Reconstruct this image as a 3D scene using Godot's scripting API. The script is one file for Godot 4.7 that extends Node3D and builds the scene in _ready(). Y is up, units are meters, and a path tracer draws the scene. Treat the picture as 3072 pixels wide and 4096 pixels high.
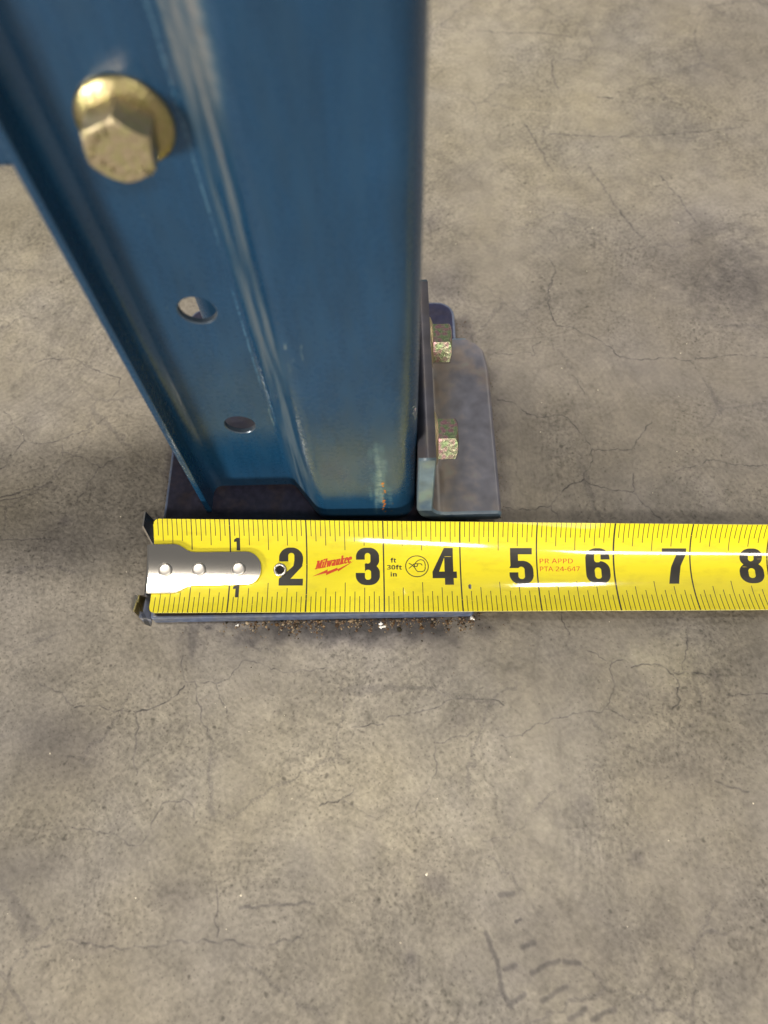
extends Node3D
# A blue steel rack upright on its base plate, measured with a yellow tape. Lengths in the builders are millimetres (MM turns them into metres).

const MM := 0.001
var rng := RandomNumberGenerator.new()

# ---------------------------------------------------------------- mesh collector
class Shape:
	var v := PackedVector3Array()
	var n := PackedVector3Array()
	var uv := PackedVector2Array()
	var c := PackedColorArray()
	var i := PackedInt32Array()

	func tri(a: int, b: int, d: int) -> void:
		var g := (v[b] - v[a]).cross(v[d] - v[a])
		if g.dot(n[a] + n[b] + n[d]) > 0.0:
			i.append_array([a, d, b])
		else:
			i.append_array([a, b, d])

	func put(p: Vector3, nn: Vector3, t := Vector2.ZERO, col := Color.WHITE) -> int:
		v.append(p * 0.001); n.append(nn.normalized()); uv.append(t); c.append(col)
		return v.size() - 1

	# rows of points with explicit normals
	func sheet(p: Array, nn: Array, t: Array = [], col: Color = Color.WHITE) -> void:
		var base := v.size()
		var w: int = p[0].size()
		for r in p.size():
			for k in w:
				put(p[r][k], nn[r][k], t[r][k] if t.size() else Vector2.ZERO, col)
		for r in p.size() - 1:
			for k in w - 1:
				var a := base + r * w + k
				tri(a, a + 1, a + w)
				tri(a + 1, a + w + 1, a + w)

	# rows of points, normals from the grid; away: a point inside, or a direction when as_dir
	func skin(p: Array, away: Vector3, as_dir := false, closed := false, t: Array = [], col: Color = Color.WHITE) -> void:
		var h := p.size()
		var w: int = p[0].size()
		var nn := []
		for r in h:
			var row := []
			for k in w:
				var k0 := k - 1 if k > 0 else (w - 2 if closed else 0)
				var k1 := k + 1 if k < w - 1 else (1 if closed else w - 1)
				var du: Vector3 = p[r][k1] - p[r][k0]
				var dv: Vector3 = p[mini(r + 1, h - 1)][k] - p[maxi(r - 1, 0)][k]
				var q := du.cross(dv)
				row.append(q.normalized() if q.length() > 1e-9 else Vector3.ZERO)
			nn.append(row)
		var s := 0.0
		for r in h:
			for k in w:
				s += nn[r][k].dot(away if as_dir else p[r][k] - away)
		if s < 0.0:
			for r in h:
				for k in w:
					nn[r][k] = -nn[r][k]
		for r in h:
			for k in w:
				if nn[r][k] == Vector3.ZERO:
					nn[r][k] = (away if as_dir else p[r][k] - away).normalized()
		sheet(p, nn, t, col)

	# flat polygon (any outline), points in order, normal given
	func face(p: Array, nn: Vector3, t: Array = [], col: Color = Color.WHITE) -> void:
		var ax := nn.abs().max_axis_index()
		var flat := PackedVector2Array()
		for q in p:
			flat.append(Vector2(q.y, q.z) if ax == 0 else (Vector2(q.x, q.z) if ax == 1 else Vector2(q.x, q.y)))
		var base := v.size()
		for k in p.size():
			put(p[k], nn, t[k] if t.size() else Vector2.ZERO, col)
		var idx := Geometry2D.triangulate_polygon(flat)
		if idx.is_empty():
			print("no triangles ", flat)
		for k in range(0, idx.size(), 3):
			tri(base + idx[k], base + idx[k + 1], base + idx[k + 2])

	func add_to(m: ArrayMesh) -> ArrayMesh:
		var a := []
		a.resize(Mesh.ARRAY_MAX)
		a[Mesh.ARRAY_VERTEX] = v; a[Mesh.ARRAY_NORMAL] = n; a[Mesh.ARRAY_TEX_UV] = uv; a[Mesh.ARRAY_COLOR] = c; a[Mesh.ARRAY_INDEX] = i
		m.add_surface_from_arrays(Mesh.PRIMITIVE_TRIANGLES, a)
		return m

	func mesh() -> ArrayMesh:
		return add_to(ArrayMesh.new())

# ---------------------------------------------------------------- scene helpers
func part(called: String, mesh: Mesh, mat: Material, parent: Node) -> MeshInstance3D:
	var o := MeshInstance3D.new()
	o.name = called
	o.mesh = mesh
	if mat:
		o.material_override = mat
	parent.add_child(o, true)
	return o

func thing(called: String, label: String, category: String, group := "") -> Node3D:
	var o := Node3D.new()
	o.name = called
	add_child(o, true)
	tag(o, label, category, group)
	return o

func tag(o: Node, label: String, category: String, group := "") -> void:
	o.set_meta("label", label)
	o.set_meta("category", category)
	if group:
		o.set_meta("group", group)

func lin(r: float, g: float, b: float) -> Color:
	return Color(r, g, b).linear_to_srgb()

func mat(col: Color, rough: float, metal := 0.0) -> StandardMaterial3D:
	var m := StandardMaterial3D.new()
	m.albedo_color = col
	m.roughness = rough
	m.metallic = metal
	return m

func noise(seed_: int, freq: float, oct := 4, kind := FastNoiseLite.TYPE_SIMPLEX_SMOOTH) -> FastNoiseLite:
	var f := FastNoiseLite.new()
	f.seed = seed_
	f.frequency = freq
	f.noise_type = kind
	f.fractal_octaves = oct
	return f

func field(f: FastNoiseLite, size: int, to: int) -> PackedByteArray:
	var im := f.get_seamless_image(size, size)
	im.convert(Image.FORMAT_L8)
	if to != size:
		im.resize(to, to, Image.INTERPOLATE_CUBIC)
	return im.get_data()

# ---------------------------------------------------------------- concrete
const FS := 2048
const FPX := 2048.0 / 480.0
var mask := PackedFloat32Array()
var relief := PackedFloat32Array()

func dab(x: float, y: float, r: float, s: float) -> void:
	var e := int(ceil(r + 1.0))
	for j in range(int(y) - e, int(y) + e + 1):
		for k in range(int(x) - e, int(x) + e + 1):
			var d := Vector2(k + 0.5 - x, j + 0.5 - y).length()
			var q := clampf(r + 0.6 - d, 0.0, 1.0) if r < 2.0 else smoothstep(r, r * 0.2, d)
			if q > 0.0:
				var at := posmod(j, FS) * FS + posmod(k, FS)
				mask[at] = maxf(mask[at], q * s)

func crack(width: float, strength: float, p: Array) -> void:
	var pts: Array[Vector2] = []
	for k in range(0, p.size(), 2):
		pts.append(Vector2((p[k] + 140.0) * FPX, (p[k + 1] + 340.0) * FPX))
	var wob := noise(rng.randi() % 9999, 0.035, 4)
	var gap := noise(rng.randi() % 9999, 0.045, 3)
	var run := 0.0
	for k in pts.size() - 1:
		var a := pts[k]
		var b := pts[k + 1]
		var len_ := a.distance_to(b)
		var side := (b - a).orthogonal().normalized()
		var steps := int(len_ / 0.7) + 1
		for s in steps:
			var f := float(s) / steps
			run += len_ / steps
			var q := a.lerp(b, f) + side * wob.get_noise_1d(run) * (5.0 if width < 1.6 else 1.5) * minf(1.0, 6.0 * f * (1.0 - f) + 0.25)
			var g := 0.62 + 0.75 * gap.get_noise_1d(run) if width < 1.6 else 0.75
			var r := width * FPX * 0.5 * (0.75 + 0.5 * absf(gap.get_noise_1d(run + 777.0)))
			dab(q.x, q.y, r, clampf(strength * g, 0.0, 1.0))

var smudges_and_tones: Array = []
func smudge_or_tone(x: float, z: float, rx: float, rz: float, s: float) -> void:
	smudges_and_tones.append([(x + 140.0) * FPX, (z + 340.0) * FPX, rx * FPX, rz * FPX, s])

func concrete() -> StandardMaterial3D:
	mask.resize(FS * FS)
	marks_on_floor()
	var soft := PackedFloat32Array()
	soft.resize(256 * 256)
	var ragged := noise(77, 0.03, 4)
	for s in smudges_and_tones:
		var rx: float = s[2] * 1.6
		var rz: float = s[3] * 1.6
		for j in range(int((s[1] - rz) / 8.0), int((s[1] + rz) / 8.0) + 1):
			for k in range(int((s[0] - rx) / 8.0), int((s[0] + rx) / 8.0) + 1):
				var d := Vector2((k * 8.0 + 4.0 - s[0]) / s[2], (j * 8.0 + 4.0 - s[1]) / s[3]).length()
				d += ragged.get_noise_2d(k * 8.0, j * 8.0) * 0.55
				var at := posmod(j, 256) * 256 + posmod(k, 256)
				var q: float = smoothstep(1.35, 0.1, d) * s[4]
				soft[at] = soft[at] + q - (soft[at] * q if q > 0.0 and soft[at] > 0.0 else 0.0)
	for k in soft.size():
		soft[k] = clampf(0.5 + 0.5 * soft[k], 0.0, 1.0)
	var sim := Image.create_from_data(256, 256, false, Image.FORMAT_RF, soft.to_byte_array())
	sim.convert(Image.FORMAT_L8)
	sim.resize(FS, FS, Image.INTERPOLATE_CUBIC)
	var sm := sim.get_data()
	var big := field(noise(3, 0.011, 4), 512, FS)
	var warped := noise(5, 0.017, 6)
	warped.domain_warp_enabled = true
	warped.domain_warp_amplitude = 45.0
	warped.domain_warp_frequency = 0.008
	var mid := field(warped, FS, FS)
	var sn := noise(17, 0.045, 3)
	var swirl := noise(18, 0.0022, 2)
	var streak := PackedByteArray()
	streak.resize(1024 * 1024)
	for j in 1024:
		for k in 1024:
			var an := swirl.get_noise_2d(k, j) * 2.2 + 0.7
			var ca := cos(an)
			var sa := sin(an)
			streak[j * 1024 + k] = int(127.5 + 127.0 * sn.get_noise_2d((k * ca + j * sa) * 0.22, (j * ca - k * sa) * 1.6))
	var stim := Image.create_from_data(1024, 1024, false, Image.FORMAT_L8, streak)
	stim.resize(FS, FS, Image.INTERPOLATE_CUBIC)
	streak = stim.get_data()
	var grit := field(noise(22, 0.21, 2), FS, FS)
	var cells := noise(44, 0.0052, 1, FastNoiseLite.TYPE_CELLULAR)
	cells.cellular_return_type = FastNoiseLite.RETURN_DISTANCE2_SUB
	cells.domain_warp_enabled = true
	cells.domain_warp_amplitude = 55.0
	cells.domain_warp_frequency = 0.006
	cells.domain_warp_fractal_octaves = 5
	var web := PackedByteArray()
	var web_im := cells.get_image(FS, FS, false, false, false)
	web_im.convert(Image.FORMAT_L8)
	web = web_im.get_data()
	var vein := field(noise(6, 0.013, 4), 1024, FS)
	var tone := field(noise(9, 0.016, 3), 512, FS)
	var fine := field(noise(12, 0.11, 3), FS, FS)
	var pits := field(noise(21, 0.07, 2), FS, FS)
	var zone := field(noise(31, 0.022, 2), 512, FS)
	var col := PackedByteArray()
	col.resize(FS * FS * 3)
	var hgt := PackedByteArray()
	hgt.resize(FS * FS)
	for p in FS * FS:
		var b: float = big[p] / 255.0 - 0.5
		var m: float = mid[p] / 255.0 - 0.5
		var f: float = fine[p] / 255.0 - 0.5
		var z: float = zone[p] / 255.0
		var vn: float = absf(vein[p] / 255.0 - 0.5)
		var k := 1.0 + 0.38 * b + 0.38 * m + 0.52 * f * (0.45 + z) + 0.30 * (streak[p] / 255.0 - 0.5) * (0.35 + 1.1 * z) - 0.16 * smoothstep(0.035, 0.0, vn) * (0.3 + z)
		var pit: float = clampf((pits[p] / 255.0 - 0.73 - 0.14 * (1.0 - z)) * 9.0, 0.0, 1.0)
		var pale: float = clampf((0.175 - pits[p] / 255.0) * 7.0, 0.0, 0.5) * z
		var mk: float = maxf(mask[p], smoothstep(2.6, 0.3, float(web[p])) * 0.32 * smoothstep(0.44, 0.58, tone[(p + 700000) % (FS * FS)] / 255.0))
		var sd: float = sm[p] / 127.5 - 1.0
		var gr: float = grit[p] / 255.0
		pit = maxf(pit, clampf((gr - 0.80 + 0.13 * z) * 8.0, 0.0, 0.85))
		pale = maxf(pale, clampf((0.16 - gr) * 5.0, 0.0, 0.45) * z)
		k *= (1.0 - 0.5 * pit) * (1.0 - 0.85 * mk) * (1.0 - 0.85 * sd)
		k += 0.35 * pale
		var t: float = tone[p] / 255.0 - 0.5
		# sRGB-like bytes: gamma 2.2 of the linear colour
		var q := pow(maxf(k, 0.02), 0.4545) * 255.0
		col[p * 3] = clampi(int(q * (0.512 + 0.010 * t)), 0, 255)
		col[p * 3 + 1] = clampi(int(q * (0.488 + 0.002 * t - 0.004 * sd)), 0, 255)
		col[p * 3 + 2] = clampi(int(q * (0.455 - 0.026 * t + 0.03 * sd + 0.03 * mk)), 0, 255)
		hgt[p] = clampi(int(150.0 + 150.0 * f + 40.0 * m + 40.0 * (streak[p] / 255.0 - 0.5) - 95.0 * mk - 70.0 * pit), 0, 255)
	var mm := StandardMaterial3D.new()
	mm.albedo_texture = ImageTexture.create_from_image(Image.create_from_data(FS, FS, false, Image.FORMAT_RGB8, col))
	mm.roughness = 0.58
	mm.metallic_specular = 0.42
	mm.heightmap_enabled = true
	mm.heightmap_texture = ImageTexture.create_from_image(Image.create_from_data(FS, FS, false, Image.FORMAT_L8, hgt))
	mm.heightmap_scale = 0.028
	mask.clear()
	return mm

func marks_on_floor() -> void:
	crack(0.38, 0.96, [-22.1, 44.3, -16.2, 44.0, -10.3, 44.8, -6.5, 45.8, -1.4, 45.6, 4.3, 44.0, 9.8, 40.9, 12.4, 38.0])
	crack(0.32, 0.80, [12.3, 36.5, 16.0, 36.6, 22.0, 37.5, 26.3, 36.1, 27.9, 33.1, 31.1, 30.2, 35.6, 31.0, 39.5, 33.3, 46.2, 34.1, 51.4, 33.9, 58.8, 33.0])
	crack(0.43, 0.60, [10.7, 28.3, 11.9, 36.2])
	crack(0.43, 0.72, [15.2, 36.6, 16.5, 41.7, 18.5, 47.5, 20.8, 52.4])
	crack(0.32, 0.80, [22.4, 37.8, 24.3, 42.6, 26.4, 46.9])
	crack(0.43, 0.60, [-34.6, 36.4, -26.6, 39.5, -22.1, 43.9])
	crack(0.54, 0.60, [-2.1, 45.7, -1.0, 54.1, -0.8, 60.3, 0.5, 65.0])
	crack(0.38, 0.64, [19.3, 76.9, 17.5, 73.0, 15.3, 71.7, 11.9, 72.3, 9.2, 72.9, 7.6, 76.7, 4.9, 82.9, 3.7, 84.1, -2.0, 82.2])
	crack(0.38, 0.60, [-16.8, 78.9, -15.3, 79.5, -8.4, 80.2, -2.0, 81.6])
	crack(0.54, 0.60, [-21.8, 109.9, -16.2, 108.3, -10.5, 107.8, -3.8, 109.3, 4.6, 109.9, 12.3, 109.8, 16.0, 108.4, 23.1, 108.8, 32.6, 108.3, 41.1, 110.1, 45.5, 108.5, 51.8, 108.0])
	crack(0.38, 0.60, [27.3, 94.6, 28.6, 107.7])
	crack(0.32, 1.00, [56.1, 74.2, 60.9, 73.0, 62.9, 71.8, 67.0, 69.3])
	crack(0.32, 0.64, [62.9, 71.8, 67.7, 75.7, 72.5, 77.6])
	crack(0.32, 0.96, [65.5, 51.8, 69.1, 51.5, 75.5, 50.9])
	crack(0.38, 0.80, [75.5, 49.9, 81.3, 47.9, 85.6, 47.2, 91.4, 46.6, 95.1, 44.2, 99.5, 43.6, 109.5, 44.1, 113.0, 46.0])
	crack(0.32, 0.80, [91.6, 56.7, 98.8, 55.1, 103.1, 53.8])
	crack(0.32, 0.64, [110.8, 55.0, 117.8, 55.4, 121.6, 52.4, 125.3, 51.4, 129.7, 49.8, 134.8, 48.8, 138.5, 48.2, 142.7, 48.6, 145.6, 45.5, 147.1, 42.7, 147.4, 38.3, 147.6, 34.7, 149.3, 32.9, 151.9, 32.2])
	crack(0.32, 0.80, [144.2, 47.6, 148.9, 49.8, 153.2, 51.6])
	crack(0.32, 0.80, [141.0, 29.3, 144.3, 31.6, 148.2, 33.1])
	crack(0.32, 1.00, [134.4, 16.1, 134.7, 20.0, 135.7, 23.9])
	crack(0.38, 1.00, [154.1, 34.8, 162.9, 34.2, 166.7, 37.3, 167.9, 39.1, 167.0, 41.6, 167.4, 45.2, 164.4, 48.3])
	crack(0.32, 0.88, [167.2, 36.9, 175.5, 37.1, 178.1, 38.6])
	crack(0.32, 0.80, [169.9, 35.8, 171.8, 29.9, 173.5, 24.7])
	crack(0.32, 0.64, [90.9, 56.4, 90.9, 65.1, 86.1, 72.8, 83.3, 76.5])
	crack(0.38, 0.80, [181.9, 44.0, 186.9, 44.1, 194.7, 43.9])
	crack(0.54, 0.60, [173.2, 69.0, 177.5, 71.0, 182.6, 72.2])
	crack(0.32, 0.80, [103.7, 84.3, 107.1, 83.4, 111.9, 82.8])
	crack(0.38, 0.80, [120.8, -89.7, 125.6, -88.5, 134.5, -89.3, 135.5, -87.7, 135.6, -92.2, 139.1, -94.6])
	crack(0.49, 0.80, [148.2, -128.5, 145.3, -122.0, 144.3, -112.2, 145.6, -101.6, 151.3, -101.4, 158.8, -96.5, 165.3, -91.2, 168.6, -86.2, 173.2, -85.0, 181.0, -84.3, 185.1, -85.1, 195.1, -83.3, 197.7, -84.7, 204.8, -84.5, 214.6, -85.6, 225.2, -83.8])
	crack(0.32, 0.80, [195.1, -83.3, 196.7, -79.4])
	crack(0.43, 0.80, [119.9, -67.5, 126.7, -65.4, 130.2, -62.0, 133.8, -59.2, 141.6, -59.9, 145.3, -58.9, 147.8, -54.3, 152.1, -47.1, 152.6, -45.3, 160.8, -44.6, 166.7, -44.5, 168.7, -47.5, 172.4, -51.8, 176.3, -57.0])
	crack(0.38, 1.00, [152.6, -45.3, 151.1, -39.3, 148.0, -32.6, 142.6, -30.7, 138.5, -26.7])
	crack(0.38, 1.00, [148.0, -32.6, 153.3, -29.2, 163.3, -27.2, 164.8, -28.0, 165.9, -34.7])
	crack(0.43, 0.88, [164.0, -27.2, 167.5, -22.3, 172.8, -15.7])
	crack(0.38, 1.00, [119.1, -22.3, 122.7, -21.0, 128.5, -21.6, 134.3, -22.3, 137.7, -26.3])
	crack(0.38, 0.80, [135.1, -22.3, 137.3, -16.6])
	crack(0.38, 0.80, [180.7, -35.1, 184.6, -36.7, 189.7, -36.5, 192.6, -39.9, 197.6, -38.9, 203.9, -37.4, 213.9, -36.7])
	crack(0.43, 0.64, [147.8, -79.5, 151.2, -75.5, 152.7, -68.8])
	crack(0.86, 0.60, [127.4, -293.3, 143.0, -290.7, 159.7, -289.8, 171.9, -286.6, 174.9, -285.6])
	crack(0.97, 0.60, [163.9, -271.2, 161.3, -257.0, 164.0, -245.9])
	crack(1.08, 0.60, [144.8, -221.6, 149.9, -205.8, 154.6, -189.3])
	crack(1.08, 0.60, [170.8, -192.6, 177.9, -171.5, 180.9, -161.4, 187.5, -147.8])
	crack(1.20, 0.64, [201.8, -184.6, 208.0, -169.0, 211.6, -155.2])
	crack(0.65, 0.64, [149.6, -152.9, 151.6, -146.8])
	crack(0.86, 0.60, [155.5, -214.0, 183.7, -211.2, 197.9, -210.6, 241.2, -214.2])
	crack(0.97, 1.00, [181.4, -239.0, 184.8, -238.8, 188.7, -238.3])
	crack(0.65, 0.64, [147.1, -137.7, 149.0, -131.9, 145.2, -120.9, 144.2, -115.3])
	crack(0.49, 0.64, [-60.9, -90.4, -57.5, -92.6, -49.8, -92.4, -44.3, -91.7, -39.1, -87.8, -30.9, -84.3, -25.3, -81.9, -25.0, -77.3, -27.6, -72.1])
	crack(0.43, 0.72, [-68.4, -68.0, -62.7, -61.8, -57.6, -54.9, -53.7, -53.5, -48.6, -53.4, -43.9, -55.3, -38.4, -56.9, -34.4, -58.9, -26.5, -65.0])
	crack(0.38, 0.64, [-43.9, -55.3, -42.7, -50.3, -42.9, -45.4])
	crack(0.38, 0.72, [-57.6, -54.9, -61.2, -47.5, -64.4, -42.7])
	crack(0.43, 0.64, [-42.9, -49.5, -33.8, -46.8, -27.4, -42.5, -23.5, -44.9, -18.2, -47.2])
	crack(0.43, 0.60, [-27.4, -42.5, -30.1, -37.0, -32.0, -31.6, -34.1, -27.8])
	crack(0.76, 0.64, [-61.9, -30.8, -55.2, -32.6, -46.1, -35.9])
	crack(0.54, 0.60, [-61.6, -29.6, -53.6, -31.4, -48.3, -32.8])
	crack(0.43, 0.60, [-58.2, -13.8, -52.3, -14.7, -39.8, -13.7])
	crack(2.40, 0.67, [102.7, 107.4, 105.4, 114.0, 106.0, 120.9, 108.2, 124.5])
	crack(2.40, 0.67, [107.3, 98.2, 111.2, 97.9])
	crack(2.40, 0.67, [112.5, 110.8, 115.8, 109.8])
	crack(2.40, 0.67, [107.1, 115.9, 110.3, 115.1])
	crack(2.40, 0.67, [114.5, 116.8, 118.4, 115.0, 122.2, 113.9])
	crack(2.40, 0.67, [123.4, 114.2, 127.7, 114.8])
	crack(2.40, 0.67, [116.6, 123.1, 120.1, 121.3, 123.4, 120.0])
	crack(2.40, 0.67, [107.6, 123.8, 112.1, 121.5])
	crack(2.40, 0.67, [123.1, 127.2, 126.3, 126.0, 127.7, 124.7])
	crack(2.40, 0.67, [129.1, 127.5, 132.3, 126.0, 135.5, 125.3])
	crack(1.08, 0.72, [161.2, 108.7, 163.8, 108.1, 168.2, 108.2])
	crack(1.20, 0.80, [112.5, 104.2, 111.1, 105.3])
	crack(1.20, 0.60, [34.6, 100.5, 45.0, 99.5, 55.4, 99.6])
	smudge_or_tone(-21, 57, 17, 13, 0.45)
	smudge_or_tone(-30, 51, 12, 9, 0.15)
	smudge_or_tone(16, 97, 7, 6, 0.28)
	smudge_or_tone(-27, 89, 16, 6, 0.2)
	smudge_or_tone(-5, 108, 8, 5, 0.25)
	smudge_or_tone(12, 24, 7, 9, 0.22)
	smudge_or_tone(37, 23, 14, 3.5, 0.25)
	smudge_or_tone(94, 26, 7, 9, 0.3)
	smudge_or_tone(89, 95, 5, 3, 0.45)
	smudge_or_tone(82, 113, 2.2, 2, 0.5)
	smudge_or_tone(164, 65, 14, 8, 0.2)
	smudge_or_tone(131, 111, 30, 14, 0.2)
	smudge_or_tone(147, 89, 2.5, 2.5, 0.4)
	smudge_or_tone(169, 111, 25, 20, 0.15)
	smudge_or_tone(134, 75, 3, 3, 0.3)
	smudge_or_tone(99, 50, 4, 4, 0.25)
	smudge_or_tone(180, 38, 1.5, 4, 0.3)
	smudge_or_tone(206, -133, 32, 30, 0.28)
	smudge_or_tone(224, -118, 25, 25, 0.3)
	smudge_or_tone(213, -154, 12, 14, 0.15)
	smudge_or_tone(239, -258, 20, 20, 0.14)
	smudge_or_tone(101, -125, 14, 14, 0.25)
	smudge_or_tone(99, -160, 5, 6, 0.3)
	smudge_or_tone(115, -183, 14, 12, 0.15)
	smudge_or_tone(102, -124, 10, 8, 0.2)
	smudge_or_tone(176, -80, 9, 5, 0.15)
	smudge_or_tone(109, -105, 4, 5, 0.4)
	smudge_or_tone(220, -119, 16, 14, 0.15)
	smudge_or_tone(-38, -12, 12, 10, 0.18)
	smudge_or_tone(-37, -21, 2, 2, 0.4)
	smudge_or_tone(-2, -44, 1.5, 12, 0.35)
	# broad floor tones: one darker area, then paler ones
	smudge_or_tone(205, -85, 95, 75, 0.2)
	smudge_or_tone(130, -250, 110, 120, -0.36)
	smudge_or_tone(-80, -190, 75, 130, -0.34)
	smudge_or_tone(165, 32, 18, 9, -0.42)
	smudge_or_tone(70, 60, 120, 34, -0.24)
	smudge_or_tone(30, 90, 120, 40, -0.08)
	smudge_or_tone(66, 20.0, 44, 6.5, 0.95)  # grime where the floor meets the plate's front edge
	smudge_or_tone(68, 18.3, 40, 4.0, 0.9)
	smudge_or_tone(40, 18.5, 18, 3.0, 0.6)
	smudge_or_tone(85, 23, 24, 4, 0.4)
	smudge_or_tone(-2, -20, 2.0, 30, 0.2)  # contact shade left of the plate, painted into the floor colour
	smudge_or_tone(118, -50, 4.5, 46, 0.4)  # shade along the bracket's toe, painted into the floor colour
	smudge_or_tone(108, -98, 8, 10, 0.45)

# ---------------------------------------------------------------- print on the tape
func rr(x: float, y: float, x0: float, y0: float, x1: float, y1: float, r: float) -> bool:
	if x < x0 or x > x1 or y < y0 or y > y1:
		return false
	var qx := maxf(maxf(x0 + r - x, x - x1 + r), 0.0)
	var qy := maxf(maxf(y0 + r - y, y - y1 + r), 0.0)
	return qx * qx + qy * qy <= r * r

func inpoly(x: float, y: float, p: Array) -> bool:
	var inside := false
	var j := p.size() - 2
	for k in range(0, p.size(), 2):
		if (p[k + 1] > y) != (p[j + 1] > y) and x < (p[j] - p[k]) * (y - p[k + 1]) / (p[j + 1] - p[k + 1]) + p[k]:
			inside = not inside
		j = k
	return inside

func digit(d: int, x: float, y: float) -> bool:      # heavy condensed figures, 52 wide and 85 high
	match d:
		0: return rr(x, y, 0, 0, 52, 85, 24) and not rr(x, y, 19, 13, 33, 72, 7)
		1: return rr(x, y, 20, 0, 41, 85, 0) or inpoly(x, y, [5, 12, 22, 0, 22, 26, 5, 28])
		2: return (rr(x, y, 0, 0, 52, 56, 24) and y < 31 and not rr(x, y, 20, 12, 33, 60, 6)) or inpoly(x, y, [33, 29, 52, 29, 50, 42, 25, 70, 52, 70, 52, 85, 0, 85, 0, 70, 31, 41])
		3:
			if x < 20 and y > 29 and y < 57:
				return false
			if rr(x, y, 20, 12, 32, 36, 6) or rr(x, y, 20, 50, 33, 73, 6) or (x < 22 and y > 27 and y < 36):
				return false
			return rr(x, y, 1, 0, 51, 48, 21) or rr(x, y, 0, 36, 52, 85, 22)
		4: return inpoly(x, y, [26, 0, 45, 0, 45, 55, 53, 55, 53, 70, 45, 70, 45, 85, 26, 85, 26, 70, 0, 70, 0, 55]) and not inpoly(x, y, [26, 22, 26, 55, 14, 55])
		5:
			if rr(x, y, 19, 44, 33, 73, 7) or (x < 20 and y > 47 and y < 57):
				return false
			return rr(x, y, 3, 0, 50, 15, 0) or rr(x, y, 3, 0, 20, 48, 0) or rr(x, y, 0, 30, 52, 85, 23)
		6:
			if rr(x, y, 19, 46, 33, 73, 7) or rr(x, y, 19, 12, 33, 34, 6):
				return false
			return (rr(x, y, 0, 0, 52, 60, 24) and (y < 27 or x < 20)) or rr(x, y, 0, 31, 52, 85, 22) or rr(x, y, 0, 24, 20, 62, 0)
		7: return rr(x, y, 0, 0, 52, 16, 0) or inpoly(x, y, [32, 14, 52, 14, 40, 42, 31, 85, 10, 85, 19, 45])
		8: return (rr(x, y, 2, 0, 50, 44, 21) and not rr(x, y, 20, 12, 32, 32, 6)) or (rr(x, y, 0, 36, 52, 85, 22) and not rr(x, y, 19, 49, 33, 73, 7))
		9: return digit(6, 52.0 - x, 85.0 - y)
	return false

const TPX := 13.44           # pixels per millimetre of the blade print
const TW := 2048
const TH := 428
var ink := Color(0.10, 0.085, 0.055)
var red := Color(0.80, 0.25, 0.04)

func stamp_digit(im: Image, d: int, x: float, y: float, w: float, h: float) -> void:
	for j in range(int(y), int(y + h) + 1):
		for k in range(int(x), int(x + w) + 1):
			if j >= 0 and j < TH and k >= 0 and k < TW and digit(d, (k - x) * 52.0 / w, (j - y) * 85.0 / h):
				im.set_pixel(k, j, ink)

func stroke(im: Image, pts: Array, w: float, col: Color) -> void:
	for q in range(0, pts.size() - 2, 2):
		var a := Vector2(pts[q], pts[q + 1])
		var b := Vector2(pts[q + 2], pts[q + 3])
		var lo := a.min(b) - Vector2(w, w)
		var hi := a.max(b) + Vector2(w, w)
		for j in range(int(lo.y), int(hi.y) + 1):
			for k in range(int(lo.x), int(hi.x) + 1):
				var p := Vector2(k, j)
				var d := p.distance_to(Geometry2D.get_closest_point_to_segment(p, a, b))
				if d < w * 0.5 and k >= 0 and k < im.get_width() and j >= 0 and j < im.get_height():
					im.set_pixel(k, j, col)

func letters(im: Image, text: String, family: String, heavy: int, at: Vector2, width: float, height: float, slope := 0.0, shear := 0.0, col := Color.BLACK) -> void:
	var t := TextMesh.new()
	var f := SystemFont.new()
	f.font_names = PackedStringArray([family])
	f.font_weight = heavy
	t.font = f
	t.text = text
	t.font_size = 64
	t.depth = 0.0
	var a := t.get_mesh_arrays()
	var v: PackedVector3Array = a[Mesh.ARRAY_VERTEX]
	var id: PackedInt32Array = a[Mesh.ARRAY_INDEX] if a[Mesh.ARRAY_INDEX] != null else PackedInt32Array(range(v.size()))
	if v.is_empty():
		return
	var lo := Vector2(1e9, 1e9)
	var hi := -lo
	for p in v:
		lo = lo.min(Vector2(p.x, p.y)); hi = hi.max(Vector2(p.x, p.y))
	var tri := PackedVector2Array()
	for k in id:
		var x := (v[k].x - lo.x) / (hi.x - lo.x) * width
		var y := (hi.y - v[k].y) / (hi.y - lo.y) * height
		x += (height - y) * shear
		tri.append(at + Vector2(x, y + x * slope))
	for k in range(0, tri.size() - 2, 3):
		var l := tri[k].min(tri[k + 1]).min(tri[k + 2])
		var h := tri[k].max(tri[k + 1]).max(tri[k + 2])
		for j in range(maxi(int(l.y), 0), mini(int(h.y) + 1, im.get_height() - 1) + 1):
			for q in range(maxi(int(l.x), 0), mini(int(h.x) + 1, im.get_width() - 1) + 1):
				if Geometry2D.point_is_inside_triangle(Vector2(q + 0.5, j + 0.5), tri[k], tri[k + 1], tri[k + 2]):
					im.set_pixel(q, j, col)

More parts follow.
